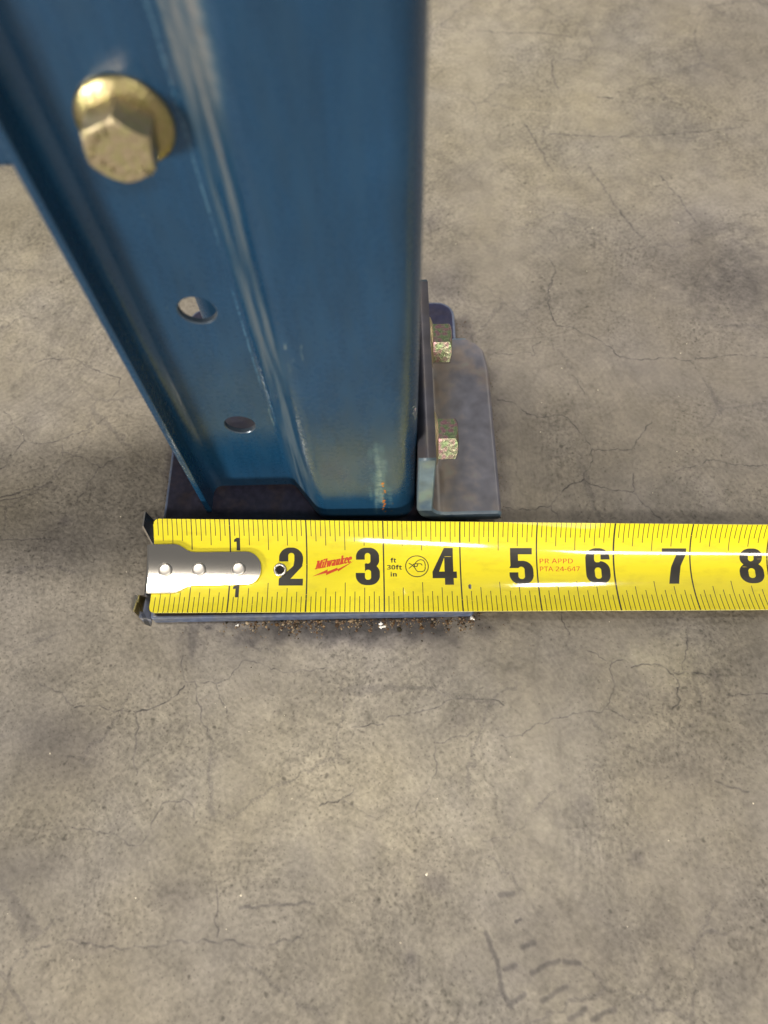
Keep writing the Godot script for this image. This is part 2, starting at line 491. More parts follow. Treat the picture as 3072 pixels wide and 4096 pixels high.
func blade_print(first_mm: float) -> ImageTexture:
	var im := Image.create(TW, TH, false, Image.FORMAT_RGB8)
	im.fill(Color(0.925, 0.865, 0.0))
	var inch := 25.4 * TPX
	var x0 := first_mm * TPX
	for s in range(0, 16 * 13):
		var x := s * inch / 16.0 - x0
		if x < -4 or x > TW + 4 or s == 0:
			continue
		var up := 5.4
		var down := 5.4
		var w := 3.4
		if s % 16 == 0:
			im.fill_rect(Rect2i(int(x - 3.0), 0, 6, TH), ink)
			continue
		elif s % 8 == 0:
			up = 10.2; down = 10.2; w = 4.6 if s == 8 else 3.4
		elif s % 4 == 0:
			up = 8.6; down = 8.4
		elif s % 2 == 0:
			up = 7.2; down = 7.0
		im.fill_rect(Rect2i(int(x - w * 0.5), 0, int(w), int(up * TPX)), ink)
		im.fill_rect(Rect2i(int(x - w * 0.5), TH - int(down * TPX), int(w), int(down * TPX)), ink)
	var dw := 8.0 * TPX
	var dh := 13.3 * TPX
	for k in range(2, 13):
		var right := k * inch - x0 - 1.35 * TPX
		var top := 9.25 * TPX
		if k < 10:
			stamp_digit(im, k, right - dw, top, dw, dh)
		else:
			stamp_digit(im, k % 10, right - dw, top, dw, dh)
			stamp_digit(im, 1, right - dw * 2.05, top, dw, dh)
	if first_mm < 1.0:
		stamp_digit(im, 1, inch + 0.9 * TPX, 6.0 * TPX, 2.9 * TPX, 4.3 * TPX)
		stamp_digit(im, 1, inch + 0.9 * TPX, 22.3 * TPX, 2.9 * TPX, 4.3 * TPX)
		# maker's script over a lightning bolt
		for k in 4:
			letters(im, "Milwaukee", "Droid Serif", 700, Vector2(53.3 + 0.09 * k, 13.9) * TPX, 11.7 * TPX, 3.1 * TPX, -0.2, 0.28, red)
		var bolt := [52.6, 19.4, 57.6, 16.9, 57.5, 17.7, 60.8, 16.3, 60.8, 16.9, 66.2, 14.0, 61.0, 17.7, 60.9, 17.2, 57.0, 19.0, 57.1, 18.2]
		for j in range(int(13.5 * TPX), int(20.0 * TPX)):
			for k in range(int(52.0 * TPX), int(67.0 * TPX)):
				if inpoly(k / TPX, j / TPX, bolt):
					im.set_pixel(k, j, red)
		letters(im, "ft", "Droid Sans", 700, Vector2(78.5, 12.9) * TPX, 1.8 * TPX, 1.7 * TPX, 0.0, 0.0, ink)
		letters(im, "30ft", "Droid Sans", 700, Vector2(77.25, 15.4) * TPX, 4.9 * TPX, 1.7 * TPX, 0.0, 0.0, ink)
		letters(im, "in", "Droid Sans", 700, Vector2(78.4, 17.9) * TPX, 2.0 * TPX, 1.65 * TPX, 0.0, 0.0, ink)
		# eye protection sign: a head with goggles in a ring
		var c := Vector2(87.15, 15.9) * TPX
		var ring := []
		for k in 49:
			var p := c + Vector2.from_angle(TAU * k / 48.0) * 3.75 * TPX
			ring.append_array([p.x, p.y])
		stroke(im, ring, 0.30 * TPX, ink)
		var head := []
		for p in [[-0.5, 0.9], [-0.9, 0.35], [-1.2, 0.0], [-0.85, -0.2], [-0.9, -0.6], [-0.4, -1.3], [0.4, -2.1], [1.2, -2.4], [2.1, -2.2], [2.6, -1.5], [2.75, -0.5], [2.7, 0.9], [2.4, 1.6], [1.7, 1.9], [0.2, 1.9], [-0.3, 1.4], [-0.5, 0.9]]:
			head.append_array([c.x + p[0] * TPX, c.y + p[1] * TPX])
		stroke(im, head, 0.28 * TPX, ink)
		for l in [[-1.4, -0.35, -0.9, -0.85, 0.5, -0.95, 1.3, -0.95, 1.7, -0.4], [-1.2, 0.1, 0.0, 0.05, 0.4, -0.9], [-1.4, -0.35, -2.6, -1.1], [-1.4, -0.35, -2.6, 0.7]]:
			var q := []
			for k in range(0, l.size(), 2):
				q.append_array([c.x + l[k] * TPX, c.y + l[k + 1] * TPX])
			stroke(im, q, 0.28 * TPX, ink)
		letters(im, "PR APPD", "Droid Sans", 400, Vector2(127.9, 13.2) * TPX, 11.0 * TPX, 1.75 * TPX, 0.0, 0.0, red)
		letters(im, "PTA 24-647", "Droid Sans", 400, Vector2(127.9, 16.15) * TPX, 13.2 * TPX, 1.75 * TPX, 0.0, 0.0, red)
	var film := noise(int(first_mm) + 80, 0.008, 4)
	for y in TH:
		for x in TW:
			var g := film.get_noise_2d(x, y * 2.0)
			if g > 0.08:
				im.set_pixel(x, y, im.get_pixel(x, y).lerp(Color(0.42, 0.36, 0.12), (g - 0.08) * 0.13))
	# handling wear: faint scuffs that dull the yellow
	var wear := noise(int(first_mm) + 50, 0.02, 4)
	for s in 46:
		var x := rng.randf() * TW
		var y := rng.randf() * TH
		stroke(im, [x, y, x + rng.randf_range(-60, 60), y + rng.randf_range(-6, 6)], 1.6, Color(0.90, 0.80, 0.16))
	return ImageTexture.create_from_image(im)

# blade surface: x along the tape, t from the back edge (-1) to the front edge (1)
func mid_h(x: float) -> float:
	var c := 7.5 - 0.02506 * x
	return c if c > 2.6 else 2.6 + 0.12 * (c - 2.6)

func blade_at(x: float, t: float) -> Vector3:
	var c := mid_h(x)
	var g := clampf(x / 178.0, 0.0, 1.3)
	var zs := x * 0.0131
	var b := Vector3(0, c + 6.6 + 2.6 * g, -14.3 + 3.2 * g)
	var m := Vector3(0, c, 0.2 - 0.4 * g)
	var f := Vector3(0, c - 0.5 + 1.4 * g, 15.9 - 0.5 * g)
	var p := m + (f - b) * 0.5 * t + ((b + f) * 0.5 - m) * t * t
	return Vector3(x, p.y, p.z + zs)

func blade_n(x: float, t: float) -> Vector3:
	var e := blade_at(x, t + 0.01) - blade_at(x, t - 0.01)
	var l := blade_at(x + 0.5, t) - blade_at(x - 0.5, t)
	var q := e.cross(l).normalized()
	return q if q.y > 0.0 else -q

func t_of_z(x: float, z: float) -> float:
	var lo := -1.0
	var hi := 1.0
	for k in 24:
		var m := (lo + hi) * 0.5
		if blade_at(x, m).z < z:
			lo = m
		else:
			hi = m
	return (lo + hi) * 0.5

func build_tape() -> void:
	var tape := thing("tape_measure", "yellow tape measure blade with black inch numbers lying across the blue base plate", "tape measure")
	var m := ArrayMesh.new()
	var ups := []
	var cuts := [0.0, 0.25, 0.6, 1.0, 1.5, 2.0, 3.0]
	for seg in 2:
		var xs := []
		if seg == 0:
			xs.append_array(cuts)
			for k in range(1, 76):
				xs.append(3.0 + (152.381 - 3.0) * k / 75.0)
		else:
			for k in range(0, 77):
				xs.append(152.381 + 152.381 * k / 76.0)
		var top := Shape.new()
		var low := Shape.new()
		var rim := Shape.new()
		var p := []; var nn := []; var uv := []; var q := []; var qn := []
		var ea := []; var eb := []
		for x in xs:
			var lim := 1.0
			if x < 2.0:
				lim = 1.0 - (2.0 - sqrt(maxf(4.0 - (2.0 - x) * (2.0 - x), 0.0))) / 15.9
			var r := []; var rn := []; var ru := []; var s := []; var sn := []
			for k in 33:
				var t := lim * (k / 16.0 - 1.0)
				var n := blade_n(x, t)
				var at := blade_at(x, t)
				r.append(at); rn.append(n); ru.append(Vector2((x - seg * 152.381) / 152.381, (t + 1.0) * 0.5))
				s.append(at - n * 0.22); sn.append(-n)
			p.append(r); nn.append(rn); uv.append(ru); q.append(s); qn.append(sn)
			ea.append([r[0], s[0]]); eb.append([r[32], s[32]])
		top.sheet(p, nn, uv)
		low.sheet(q, qn)
		rim.skin(ea, Vector3(0, 0, -1), true)
		rim.skin(eb, Vector3(0, 0, 1), true)
		if seg == 0:
			rim.skin([p[0], q[0]], Vector3(-1, 0, 0), true)
		else:
			rim.skin([p[p.size() - 1], q[q.size() - 1]], Vector3(1, 0, 0), true)
		top.add_to(m); low.add_to(m); rim.add_to(m)
	var o := part("blade", m, null, tape)
	var under := mat(lin(0.55, 0.42, 0.02), 0.4)
	var edge := mat(lin(0.72, 0.66, 0.22), 0.4)
	for seg in 2:
		var y := StandardMaterial3D.new()
		y.albedo_texture = blade_print(seg * 152.381)
		y.texture_repeat = false
		y.roughness = 0.5
		y.clearcoat_enabled = true
		y.clearcoat = 1.0
		y.clearcoat_roughness = 0.07
		y.heightmap_enabled = true
		y.heightmap_texture = wavy
		y.heightmap_scale = 0.004
		o.set_surface_override_material(seg * 3, y)
		o.set_surface_override_material(seg * 3 + 1, under)
		o.set_surface_override_material(seg * 3 + 2, edge)

	# ---- hook: tongue riveted on the blade, bent down over the plate's edge into two flared wings
	var steel := mat(lin(0.72, 0.68, 0.63), 0.16, 1.0)
	steel.heightmap_enabled = true
	steel.heightmap_texture = wavy
	steel.heightmap_scale = 0.006
	var hk := Shape.new()
	var outline := [[-1.4, 8.1], [-0.6, 8.15], [2.0, 8.15], [6.6, 8.15], [7.8, 8.05], [8.8, 7.7], [10.0, 7.0], [11.4, 6.1], [12.6, 5.7], [13.8, 5.55], [17.0, 5.5], [21.0, 5.5], [26.0, 5.5], [30.5, 5.5], [31.6, 5.4], [32.6, 5.1], [33.6, 4.55], [34.5, 3.7], [35.2, 2.6], [35.6, 1.4], [35.75, 0.0]]
	var up := []; var upn := []; var edge_a := []; var edge_b := []
	for c in outline:
		var x: float = c[0]
		var row := []; var rown := []
		for k in 17:
			var t := t_of_z(x, 1.3 + c[1] * (k / 8.0 - 1.0))
			var n := blade_n(x, t)
			row.append(blade_at(x, t) + n * 0.85); rown.append(n)
		up.append(row); upn.append(rown)
		edge_a.append([row[0], row[0] + Vector3(0, -0.3, 0.25) - rown[0] * 0.5])
		edge_b.append([row[16], row[16] + Vector3(0, -0.3, -0.15) - rown[16] * 0.5])
	hk.sheet(up, upn)
	hk.skin(edge_a, Vector3(0, 0, -1), true)
	hk.skin(edge_b, Vector3(0, 0, 1), true)
	# bend
	var bend := []
	for a in range(0, 7):
		var th := PI * 0.5 * a / 6.0
		var row := []
		for k in 17:
			var s: Vector3 = up[0][k]
			row.append(s + Vector3(-1.2 * sin(th), -1.2 * (1.0 - cos(th)), 0))
		bend.append(row)
	var down := []
	for k in 17:
		var s: Vector3 = bend[6][k]
		down.append(Vector3(s.x + 0.5, 2.2, s.z))
	bend.append(down)
	hk.skin(bend, Vector3(20, -5, 0), false)
	var inner := []
	for row in bend:
		var r2 := []
		for q in row:
			r2.append(q + Vector3(0.75, -0.3, 0))
		inner.append(r2)
	hk.skin(inner, Vector3(1, -0.3, 0), true)
	var ends := []
	for row in range(bend.size()):
		ends.append([bend[row][16], inner[row][16]])
	hk.skin(ends, Vector3(0, 0, 1), true)
	part("hook_tongue", hk.mesh(), steel, tape)
	# wings
	wing(tape, steel, [Vector3(-4.5, 9.6, -19.2), Vector3(-4.9, 8.7, -14.2), Vector3(-2.0, 3.2, -8.6), Vector3(-1.0, 1.6, -8.6), Vector3(-0.9, 1.8, -15.0), Vector3(-1.6, 4.4, -16.9)])
	wing(tape, steel, [Vector3(-5.0, 7.4, 9.8), Vector3(-5.4, 7.5, 14.6), Vector3(-2.9, 0.5, 17.7), Vector3(-0.9, 0.15, 18.4), Vector3(-0.7, 0.4, 13.0), Vector3(-1.1, 1.4, 9.0), Vector3(-2.2, 3.4, 8.6)])
	# rivets and the eyelet
	var rv := Shape.new()
	var rings := []
	for q in [[2.25, -0.3], [2.25, 0.2], [2.15, 0.42], [1.9, 0.58], [1.5, 0.66], [0.8, 0.70], [0.0, 0.71]]:
		var row := []
		for k in 25:
			row.append(Vector3(cos(TAU * k / 24.0) * q[0], q[1], sin(TAU * k / 24.0) * q[0]))
		rings.append(row)
	rv.skin(rings, Vector3(0, -1, 0), false, true)
	var rm := rv.mesh()
	var soft_steel := mat(lin(0.58, 0.55, 0.52), 0.38, 1.0)
	for x in [4.2, 15.3, 28.4]:
		var t := t_of_z(x, 1.4)
		var o2 := part("rivet", rm, soft_steel, tape)
		set_on(o2, blade_at(x, t) + blade_n(x, t) * 0.85, blade_n(x, t))
	var ey := Shape.new()
	var tor := []
	for j in 13:
		var row := []
		for k in 29:
			var a := TAU * k / 28.0
			var r := 1.75 + 0.48 * cos(TAU * j / 12.0)
			row.append(Vector3(cos(a) * r, 0.25 + 0.5 * sin(TAU * j / 12.0), sin(a) * r))
		tor.append(row)
	ey.skin(tor, Vector3(0, 0.25, 0), false, true)
	var eyelet := part("eyelet", ey.mesh(), soft_steel, tape)
	var te := t_of_z(41.9, 1.75)
	set_on(eyelet, blade_at(41.9, te), blade_n(41.9, te))
	var plug := Shape.new()
	var disc := []
	for k in 24:
		disc.append(Vector3(cos(TAU * k / 24.0) * 1.5, 0.1, sin(TAU * k / 24.0) * 1.5))
	plug.face(disc, Vector3.UP)
	var hole := part("eyelet_hole", plug.mesh(), mat(lin(0.012, 0.008, 0.007), 0.8), tape)
	set_on(hole, blade_at(41.9, te), blade_n(41.9, te))

func set_on(o: Node3D, at: Vector3, n: Vector3) -> void:
	var z := Vector3(0, 0, 1)
	var x := n.cross(z).normalized()
	z = x.cross(n).normalized()
	o.transform = Transform3D(Basis(x, n, z), at * MM)

func wing(parent: Node, m: Material, p: Array) -> void:
	var s := Shape.new()
	var n := Vector3.ZERO
	for k in range(1, p.size() - 1):
		n += (p[k] - p[0]).cross(p[k + 1] - p[0])
	n = n.normalized()
	if n.x < 0:
		n = -n
	var back := []
	for q in p:
		back.append(q - n * 0.8)
	var base := s.v.size()
	for q in p:
		s.put(q, n)
	for k in range(1, p.size() - 1):
		s.tri(base, base + k, base + k + 1)
	base = s.v.size()
	for q in back:
		s.put(q, -n)
	for k in range(1, p.size() - 1):
		s.tri(base, base + k, base + k + 1)
	var mid := Vector3.ZERO
	for q in p:
		mid += q / p.size()
	for k in p.size():
		var a: Vector3 = p[k]
		var b: Vector3 = p[(k + 1) % p.size()]
		var out_ := (b - a).cross(n)
		if out_.dot(a - mid) < 0:
			out_ = -out_
		s.skin([[a, b], [back[k], back[(k + 1) % p.size()]]], out_, true)
	part("hook_wing", s.mesh(), m, parent)

# ---------------------------------------------------------------- painted steel
func scratch(im: Image, x: float, y: float, len_: float, slant: float, w: float, col: Color, strength: float) -> void:
	var g := noise(rng.randi() % 9999, 0.05, 3)
	for s in int(len_):
		var f := s / len_
		var cx := x + slant * s + g.get_noise_1d(s * 0.5) * 2.0
		var a := strength * clampf(0.75 + g.get_noise_1d(s * 1.7 + 300.0) * 1.3, 0.0, 1.0) * smoothstep(0.0, 0.1, f) * smoothstep(1.0, 0.85, f)
		for k in range(int(cx - w * 1.5), int(cx + w * 1.5) + 1):
			var q := a * smoothstep(w, w * 0.2, absf(k - cx))
			if q > 0.01 and k >= 0 and k < im.get_width() and y + s >= 0 and y + s < im.get_height():
				im.set_pixel(k, int(y) + s, im.get_pixel(k, int(y) + s).lerp(col, q))

# u: 110 mm of girth from the left lip, v: 240 mm of height (v = 0 at the top)
func column_paint() -> Array:
	var w := 1024
	var h := 2048
	var im := Image.create(w, h, false, Image.FORMAT_RGB8)
	var ro := Image.create(w, h, false, Image.FORMAT_RGB8)
	var a := noise(101, 0.006, 4)
	var b := noise(102, 0.05, 3)
	var d := noise(103, 0.012, 5)
	var e := noise(104, 0.35, 2)
	var blue := Color(0.07, 0.222, 0.345)
	var dust_and_light := Color(0.47, 0.455, 0.45)
	for y in h:
		for x in w:
			var u := x * 110.0 / w
			var hy := 240.0 - y * 240.0 / h
			var c := blue
			var k := 1.0 + 0.10 * a.get_noise_2d(x, y * 0.4) + 0.05 * b.get_noise_2d(x, y * 0.15)
			c = Color(c.r * k, c.g * k, c.b * k)
			# dusty film, thicker near the floor; the ridge also has caught light painted in
			var f := d.get_noise_2d(x * 1.3, y * 0.18)
			var ridge := smoothstep(8.5, 4.5, absf(u - 46.0)) * (0.30 + 0.0022 * hy)
			var film := 0.02 + 0.06 * f + ridge * clampf(0.55 + 1.3 * f, 0.0, 1.0)
			var foot := smoothstep(26.0, 5.0, hy + 12.0 * f) * (0.13 if u > 56.0 else 0.05)
			film += foot * (0.7 + 0.6 * e.get_noise_2d(x, y))
			film = clampf(film + 0.03 * e.get_noise_2d(x * 1.7, y * 1.7), 0.0, 0.75)
			im.set_pixel(x, y, c.lerp(dust_and_light, film))
			var rr_ := clampf(0.27 + 0.9 * film + 0.05 * b.get_noise_2d(x, y), 0.1, 0.9)
			ro.set_pixel(x, y, Color(rr_, rr_, rr_))
	var px := w / 110.0
	var py := h / 240.0
	var pale := Color(0.62, 0.60, 0.55)
	# long pale scrapes beside the ridge
	scratch(im, 36.4 * px, (240 - 228) * py, 120 * py, 0.0, 3.5, Color(0.42, 0.55, 0.62), 0.55)
	scratch(im, 36.2 * px, (240 - 104) * py, 42 * py, 0.0, 4.0, Color(0.36, 0.50, 0.60), 0.6)
	scratch(im, 38.0 * px, (240 - 70) * py, 26 * py, 0.0, 3.0, Color(0.36, 0.50, 0.60), 0.55)
	scratch(im, 36.3 * px, (240 - 54) * py, 11 * py, 0.05, 4.0, pale, 0.5)
	# worn, dusty patch high on the ridge
	for k in 44:
		scratch(im, rng.randf_range(40, 54) * px, rng.randf_range(0, 62) * py, rng.randf_range(9, 40) * py, rng.randf_range(-0.06, 0.06), rng.randf_range(5, 28), Color(0.60, 0.56, 0.53), rng.randf_range(0.10, 0.32))
	for k in 6:
		scratch(im, rng.randf_range(45, 52) * px, rng.randf_range(30, 66) * py, rng.randf_range(3, 8) * py, rng.randf_range(-0.1, 0.25), rng.randf_range(3, 6), Color(0.66, 0.60, 0.50), 0.4)
	# rubbed chalky streak and orange marks low on the front face
	for k in 40:
		scratch(im, rng.randfn(73.9, 1.2) * px, (240 - rng.randf_range(18, 56)) * py, rng.randf_range(6, 15) * py, rng.randf_range(-0.04, 0.04), rng.randf_range(4, 17), Color(0.52, 0.58, 0.56), rng.randf_range(0.12, 0.32))
	for k in 9:
		scratch(im, rng.randfn(75.2, 0.25) * px, (240 - (31 - k * 2.6 + rng.randf())) * py, rng.randf_range(1.2, 3.2) * py, rng.randf_range(-0.3, 0.3), rng.randf_range(3.5, 6.5), Color(0.87, 0.42, 0.12), 0.85 if k < 3 or k > 4 else 0.2)
	# chips down to primer along the ridge and the foot
	for k in 26:
		scratch(im, (rng.randf_range(38, 56) if k < 14 else rng.randf_range(57, 84)) * px, (240 - (rng.randf_range(8, 170) if k < 14 else rng.randf_range(6, 22))) * py, rng.randf_range(4, 15), rng.randf_range(-0.7, 0.7), rng.randf_range(2.0, 4.5), Color(0.36, 0.31, 0.28), 0.7)
	# small nicks
	for k in 60:
		var x := rng.randf_range(18, 108) * px
		var y := rng.randf_range(10, 232) * py
		scratch(im, x, y, rng.randf_range(3, 12), rng.randf_range(-1.2, 1.2), rng.randf_range(1.0, 2.0), pale, rng.randf_range(0.2, 0.6))
	for k in 8:
		scratch(im, rng.randf_range(54, 59) * px, (240 - rng.randf_range(88, 101)) * py, rng.randf_range(10, 34), rng.randf_range(-0.8, 0.8), 1.8, pale, 0.5)
	return [ImageTexture.create_from_image(im), ImageTexture.create_from_image(ro)]

# a polyline (x, z, radius) turned into points with normals
func fillet(v: Array) -> Array:
	var out_ := []
	for k in v.size():
		var p := Vector2(v[k][0], v[k][1])
		if k == 0 or k == v.size() - 1:
			var q := Vector2(v[1][0], v[1][1]) if k == 0 else Vector2(v[k - 1][0], v[k - 1][1])
			var d := (q - p).normalized() * (1.0 if k == 0 else -1.0)
			out_.append([p, Vector2(d.y, -d.x)])
			continue
		var a := (p - Vector2(v[k - 1][0], v[k - 1][1])).normalized()
		var b := (Vector2(v[k + 1][0], v[k + 1][1]) - p).normalized()
		var turn := a.angle_to(b)
		var r: float = v[k][2]
		var cut := r * tan(absf(turn) * 0.5)
		var na := Vector2(a.y, -a.x)
		var c := p - a * cut - na * r * (-signf(turn)) * -1.0 if false else p - a * cut + (Vector2(-a.y, a.x) * signf(turn)) * r
		var st := p - a * cut - c
		for s in 9:
			var q := c + st.rotated(turn * s / 8.0)
			var n := na.rotated(turn * s / 8.0)
			out_.append([q, n])
	return out_

func build_upright() -> Node3D:
	var up := thing("rack_upright", "blue steel rack upright bolted on a base plate with a foot bracket beside the column", "rack upright")
	var tex := column_paint()
	var paint := StandardMaterial3D.new()
	paint.albedo_texture = tex[0]
	paint.roughness_texture = tex[1]
	paint.roughness = 1.0
	paint.metallic_specular = 0.5
	paint.clearcoat_enabled = true
	paint.clearcoat = 0.14
	paint.clearcoat_roughness = 0.2
	paint.heightmap_enabled = true
	paint.heightmap_texture = wavy
	paint.heightmap_scale = 0.01
	# ---- column: roll-formed open section
	var half := [[15.75, -21.4, 0], [15.75, -31.45, 4.6], [45.8, -31.45, 4.5], [55.5, -18.0, 5.0], [86.4, -18.0, 6.5]]
	var line := half.duplicate()
	for k in range(half.size() - 1, -1, -1):
		line.append([half[k][0], -110.0 - half[k][1], half[k][2]])
	var pts := fillet(line)
	var count := pts.size()
	var girth := [0.0]
	for k in range(1, count):
		girth.append(girth[k - 1] + pts[k][0].distance_to(pts[k - 1][0]))
	var flat_a := 9              # last point of the first bend, start of the flat with the holes
	var flat_b := 10
	var rear_a := count - 11
	var rear_b := count - 10
	var tall := 2400.0
	var s := Shape.new()
	var th := 0.95
	var ys := [0.0, 20.0, 60.0, 120.0, 180.0, 240.0, 480.0, 1200.0, 2400.0]
	var foot := func(k: int) -> float:      # the recess and its ridge stop short of the plate
		var g: float = minf(girth[k], girth[count - 1] - girth[k])
		return 4.15 + 1.7 * smoothstep(5.0, 10.0, g) * smoothstep(62.0, 50.0, g)
	for side in [1.0, -1.0]:
		for span in [[0, flat_a], [flat_b, rear_a], [rear_b, count - 1]]:
			var p := []; var nn := []; var uv := []
			for y in ys:
				var row := []; var rn := []; var ru := []
				for k in range(span[0], span[1] + 1):
					var q: Vector2 = pts[k][0]
					var n: Vector2 = pts[k][1] * side
					var h: float = foot.call(k) if y == 0.0 else y
					row.append(Vector3(q.x + n.x * th, h, q.y + n.y * th)); rn.append(Vector3(n.x, 0, n.y)); ru.append(Vector2(girth[k] / 110.0, 1.0 - h / 240.0))
				p.append(row); nn.append(rn); uv.append(ru)
			s.sheet(p, nn, uv)
	# bottom edge and the lip's long edges
	var bottom := []
	for k in count:
		var q: Vector2 = pts[k][0]
		var n: Vector2 = pts[k][1]
		bottom.append([Vector3(q.x + n.x * th, foot.call(k), q.y + n.y * th), Vector3(q.x - n.x * th, foot.call(k), q.y - n.y * th)])
	s.skin(bottom, Vector3.DOWN, true, false, [])
	for k in [0, count - 1]:
		var q: Vector2 = pts[k][0]
		var n: Vector2 = pts[k][1]
		var dz := 0.35 if k == 0 else -0.35
		var col_ := []
		var uvs := []
		for y in ys:
			var h: float = foot.call(k) if y == 0.0 else y
			col_.append([Vector3(q.x + n.x * th, h, q.y), Vector3(q.x + n.x * th * 0.6, h, q.y + dz), Vector3(q.x - n.x * th * 0.6, h, q.y + dz), Vector3(q.x - n.x * th, h, q.y)])
			var vv := 1.0 - h / 240.0
			uvs.append([Vector2(0.0, vv), Vector2(0.005, vv), Vector2(0.012, vv), Vector2(0.017, vv)])
		s.skin(col_, Vector3(0, 0, dz), true, false, uvs)
	# the two flats with punched holes, 50.8 mm apart
	var rim_mat := mat(lin(0.06, 0.085, 0.12), 0.22, 0.2)
	for rear in 2:
		var ka := flat_a if rear == 0 else rear_a
		var kb := flat_b if rear == 0 else rear_b
		var xa: float = pts[ka][0].x
		var xb: float = pts[kb][0].x
		var zc: float = pts[ka][0].y
		var outn := Vector3(0, 0, 1 if rear == 0 else -1)
		var cells := [5.85, 19.2, 70.0, 120.8, 171.6, 222.4, 273.2]
		for ci in cells.size():
			var y0: float = cells[ci]
			var y1: float = cells[ci + 1] if ci + 1 < cells.size() else tall
			var bare := Shape.new()
			for side in [1.0, -1.0]:
				var nn: Vector3 = outn * side
				var z := zc + nn.z * th
				var uvf := func(q: Vector3) -> Vector2: return Vector2((girth[ka] + (q.x - xa) * (1.0 if rear == 0 else -1.0)) / 110.0, 1.0 - q.y / 240.0)
				if ci == 0 or ci == cells.size() - 1:
					var qs := [Vector3(xa, y0, z), Vector3(xb, y0, z), Vector3(xb, y1, z), Vector3(xa, y1, z)]
					s.face(qs, nn, [uvf.call(qs[0]), uvf.call(qs[1]), uvf.call(qs[2]), uvf.call(qs[3])])
					continue
				var cx := 34.0
				var cy := y0 + 25.4
				var lo := minf(xa, xb)
				var hi := maxf(xa, xb)
				var p := []; var pn := []; var pu := []
				var ang := []
				for k in 48:
					ang.append(TAU * k / 48.0)
				for cor in [Vector2(hi - cx, y1 - cy), Vector2(lo - cx, y1 - cy), Vector2(lo - cx, y0 - cy), Vector2(hi - cx, y0 - cy)]:
					ang.append(fposmod(cor.angle(), TAU))
				ang.sort()
				ang.append(ang[0] + TAU)
				var r_out := []; var r_in := []; var r_edge := []
				for a in ang:
					var d := Vector2.from_angle(a)
					var tx := (hi - cx) / d.x if d.x > 1e-6 else ((lo - cx) / d.x if d.x < -1e-6 else 1e9)
					var ty := (y1 - cy) / d.y if d.y > 1e-6 else ((y0 - cy) / d.y if d.y < -1e-6 else 1e9)
					var t := minf(tx, ty)
					r_out.append(Vector3(cx + d.x * t, cy + d.y * t, z))
					r_edge.append(Vector3(cx + d.x * 4.85, cy + d.y * 4.85, z))
					r_in.append(Vector3(cx + d.x * 4.55, cy + d.y * 4.55, z - nn.z * 0.3))
				for row in [r_out, r_edge]:
					var rn := []; var ru := []
					for q in row:
						rn.append(nn); ru.append(uvf.call(q))
					p.append(row); pn.append(rn); pu.append(ru)
				s.sheet(p, pn, pu)
				p = []; pn = []
				for row in [r_edge, r_in]:
					var rn := []
					for k in row.size():
						rn.append(nn + Vector3(-cos(ang[k]), -sin(ang[k]), 0) * 0.9)
					p.append(row); pn.append(rn)
				bare.sheet(p, pn)
				if side > 0.0:
					p = []; pn = []
					var wall := []; var wall2 := []; var wn := []
					for k in ang.size():
						var d := Vector2.from_angle(ang[k])
						wall.append(Vector3(cx + d.x * 4.55, cy + d.y * 4.55, zc + (th - 0.3)))
						wall2.append(Vector3(cx + d.x * 4.55, cy + d.y * 4.55, zc - (th - 0.3)))
						wn.append(Vector3(-d.x, -d.y, 0))
					bare.sheet([wall, wall2], [wn, wn])
			if bare.v.size():
				part("hole_rim", bare.mesh(), rim_mat, up)
	part("column", s.mesh(), paint, up)

	# ---- base plate
	var flat_blue := StandardMaterial3D.new()
	flat_blue.vertex_color_use_as_albedo = true
	flat_blue.albedo_texture = grime
	flat_blue.uv1_triplanar = true
	flat_blue.uv1_world_triplanar = true
	flat_blue.uv1_scale = Vector3(11, 11, 11)
	flat_blue.roughness = 0.36
	flat_blue.metallic_specular = 0.5
	flat_blue.heightmap_enabled = true
	flat_blue.heightmap_texture = wavy
	flat_blue.heightmap_scale = 0.012
	var pl := Shape.new()
	var ring := []
	for c in [[-0.3 + 1.2, 17.1 - 1.2, 1.2, 0.0], [105.5 - 1.5, 17.1 - 1.5, 1.5, -90.0], [105.5 - 7.0, -112.5 + 7.0, 7.0, -180.0], [-0.3 + 7.0, -112.5 + 7.0, 7.0, -270.0]]:
		pass
	var quarter := func(cx: float, cz: float, r: float, from: float) -> void:
		for k in 7:
			var a := deg_to_rad(from + 15.0 * k)
			ring.append([cx, cz, r, a])
	quarter.call(104.0, 15.6, 1.5, 0.0)
	quarter.call(1.0, 15.8, 1.3, 90.0)
	quarter.call(6.7, -105.5, 7.0, 180.0)
	quarter.call(98.5, -105.5, 7.0, 270.0)
	var rows := []
	for lev in [[0.0, 0.15], [0.0, 3.3], [0.18, 3.75], [0.6, 3.97], [1.0, 4.0]]:
		var row := []
		for q in ring + [ring[0]]:
			var r: float = q[2] - lev[0]
			row.append(Vector3(q[0] + cos(q[3]) * r, lev[1], q[1] + sin(q[3]) * r))
		rows.append(row)
	pl.skin(rows, Vector3(52, -30, -48), false, true, [], Color(0.12, 0.155, 0.235))
	var cap: Array = rows[4].duplicate()
	cap.pop_back()
	pl.face(cap, Vector3.UP, [], Color(0.045, 0.041, 0.05))
	for k in 14:      # dustier in front, bare navy paint behind
		pl.c[pl.c.size() - 14 + k] = Color(0.02, 0.027, 0.072)
	part("base_plate", pl.mesh(), flat_blue, up)

	# ---- foot bracket: an angle bolted to the column's side, its toe over the plate's edge
	var br := Node3D.new()
	br.name = "foot_bracket"
	up.add_child(br)
	var dusty := StandardMaterial3D.new()
	dusty.vertex_color_use_as_albedo = true
	dusty.albedo_texture = grime
	dusty.uv1_triplanar = true
	dusty.uv1_world_triplanar = true
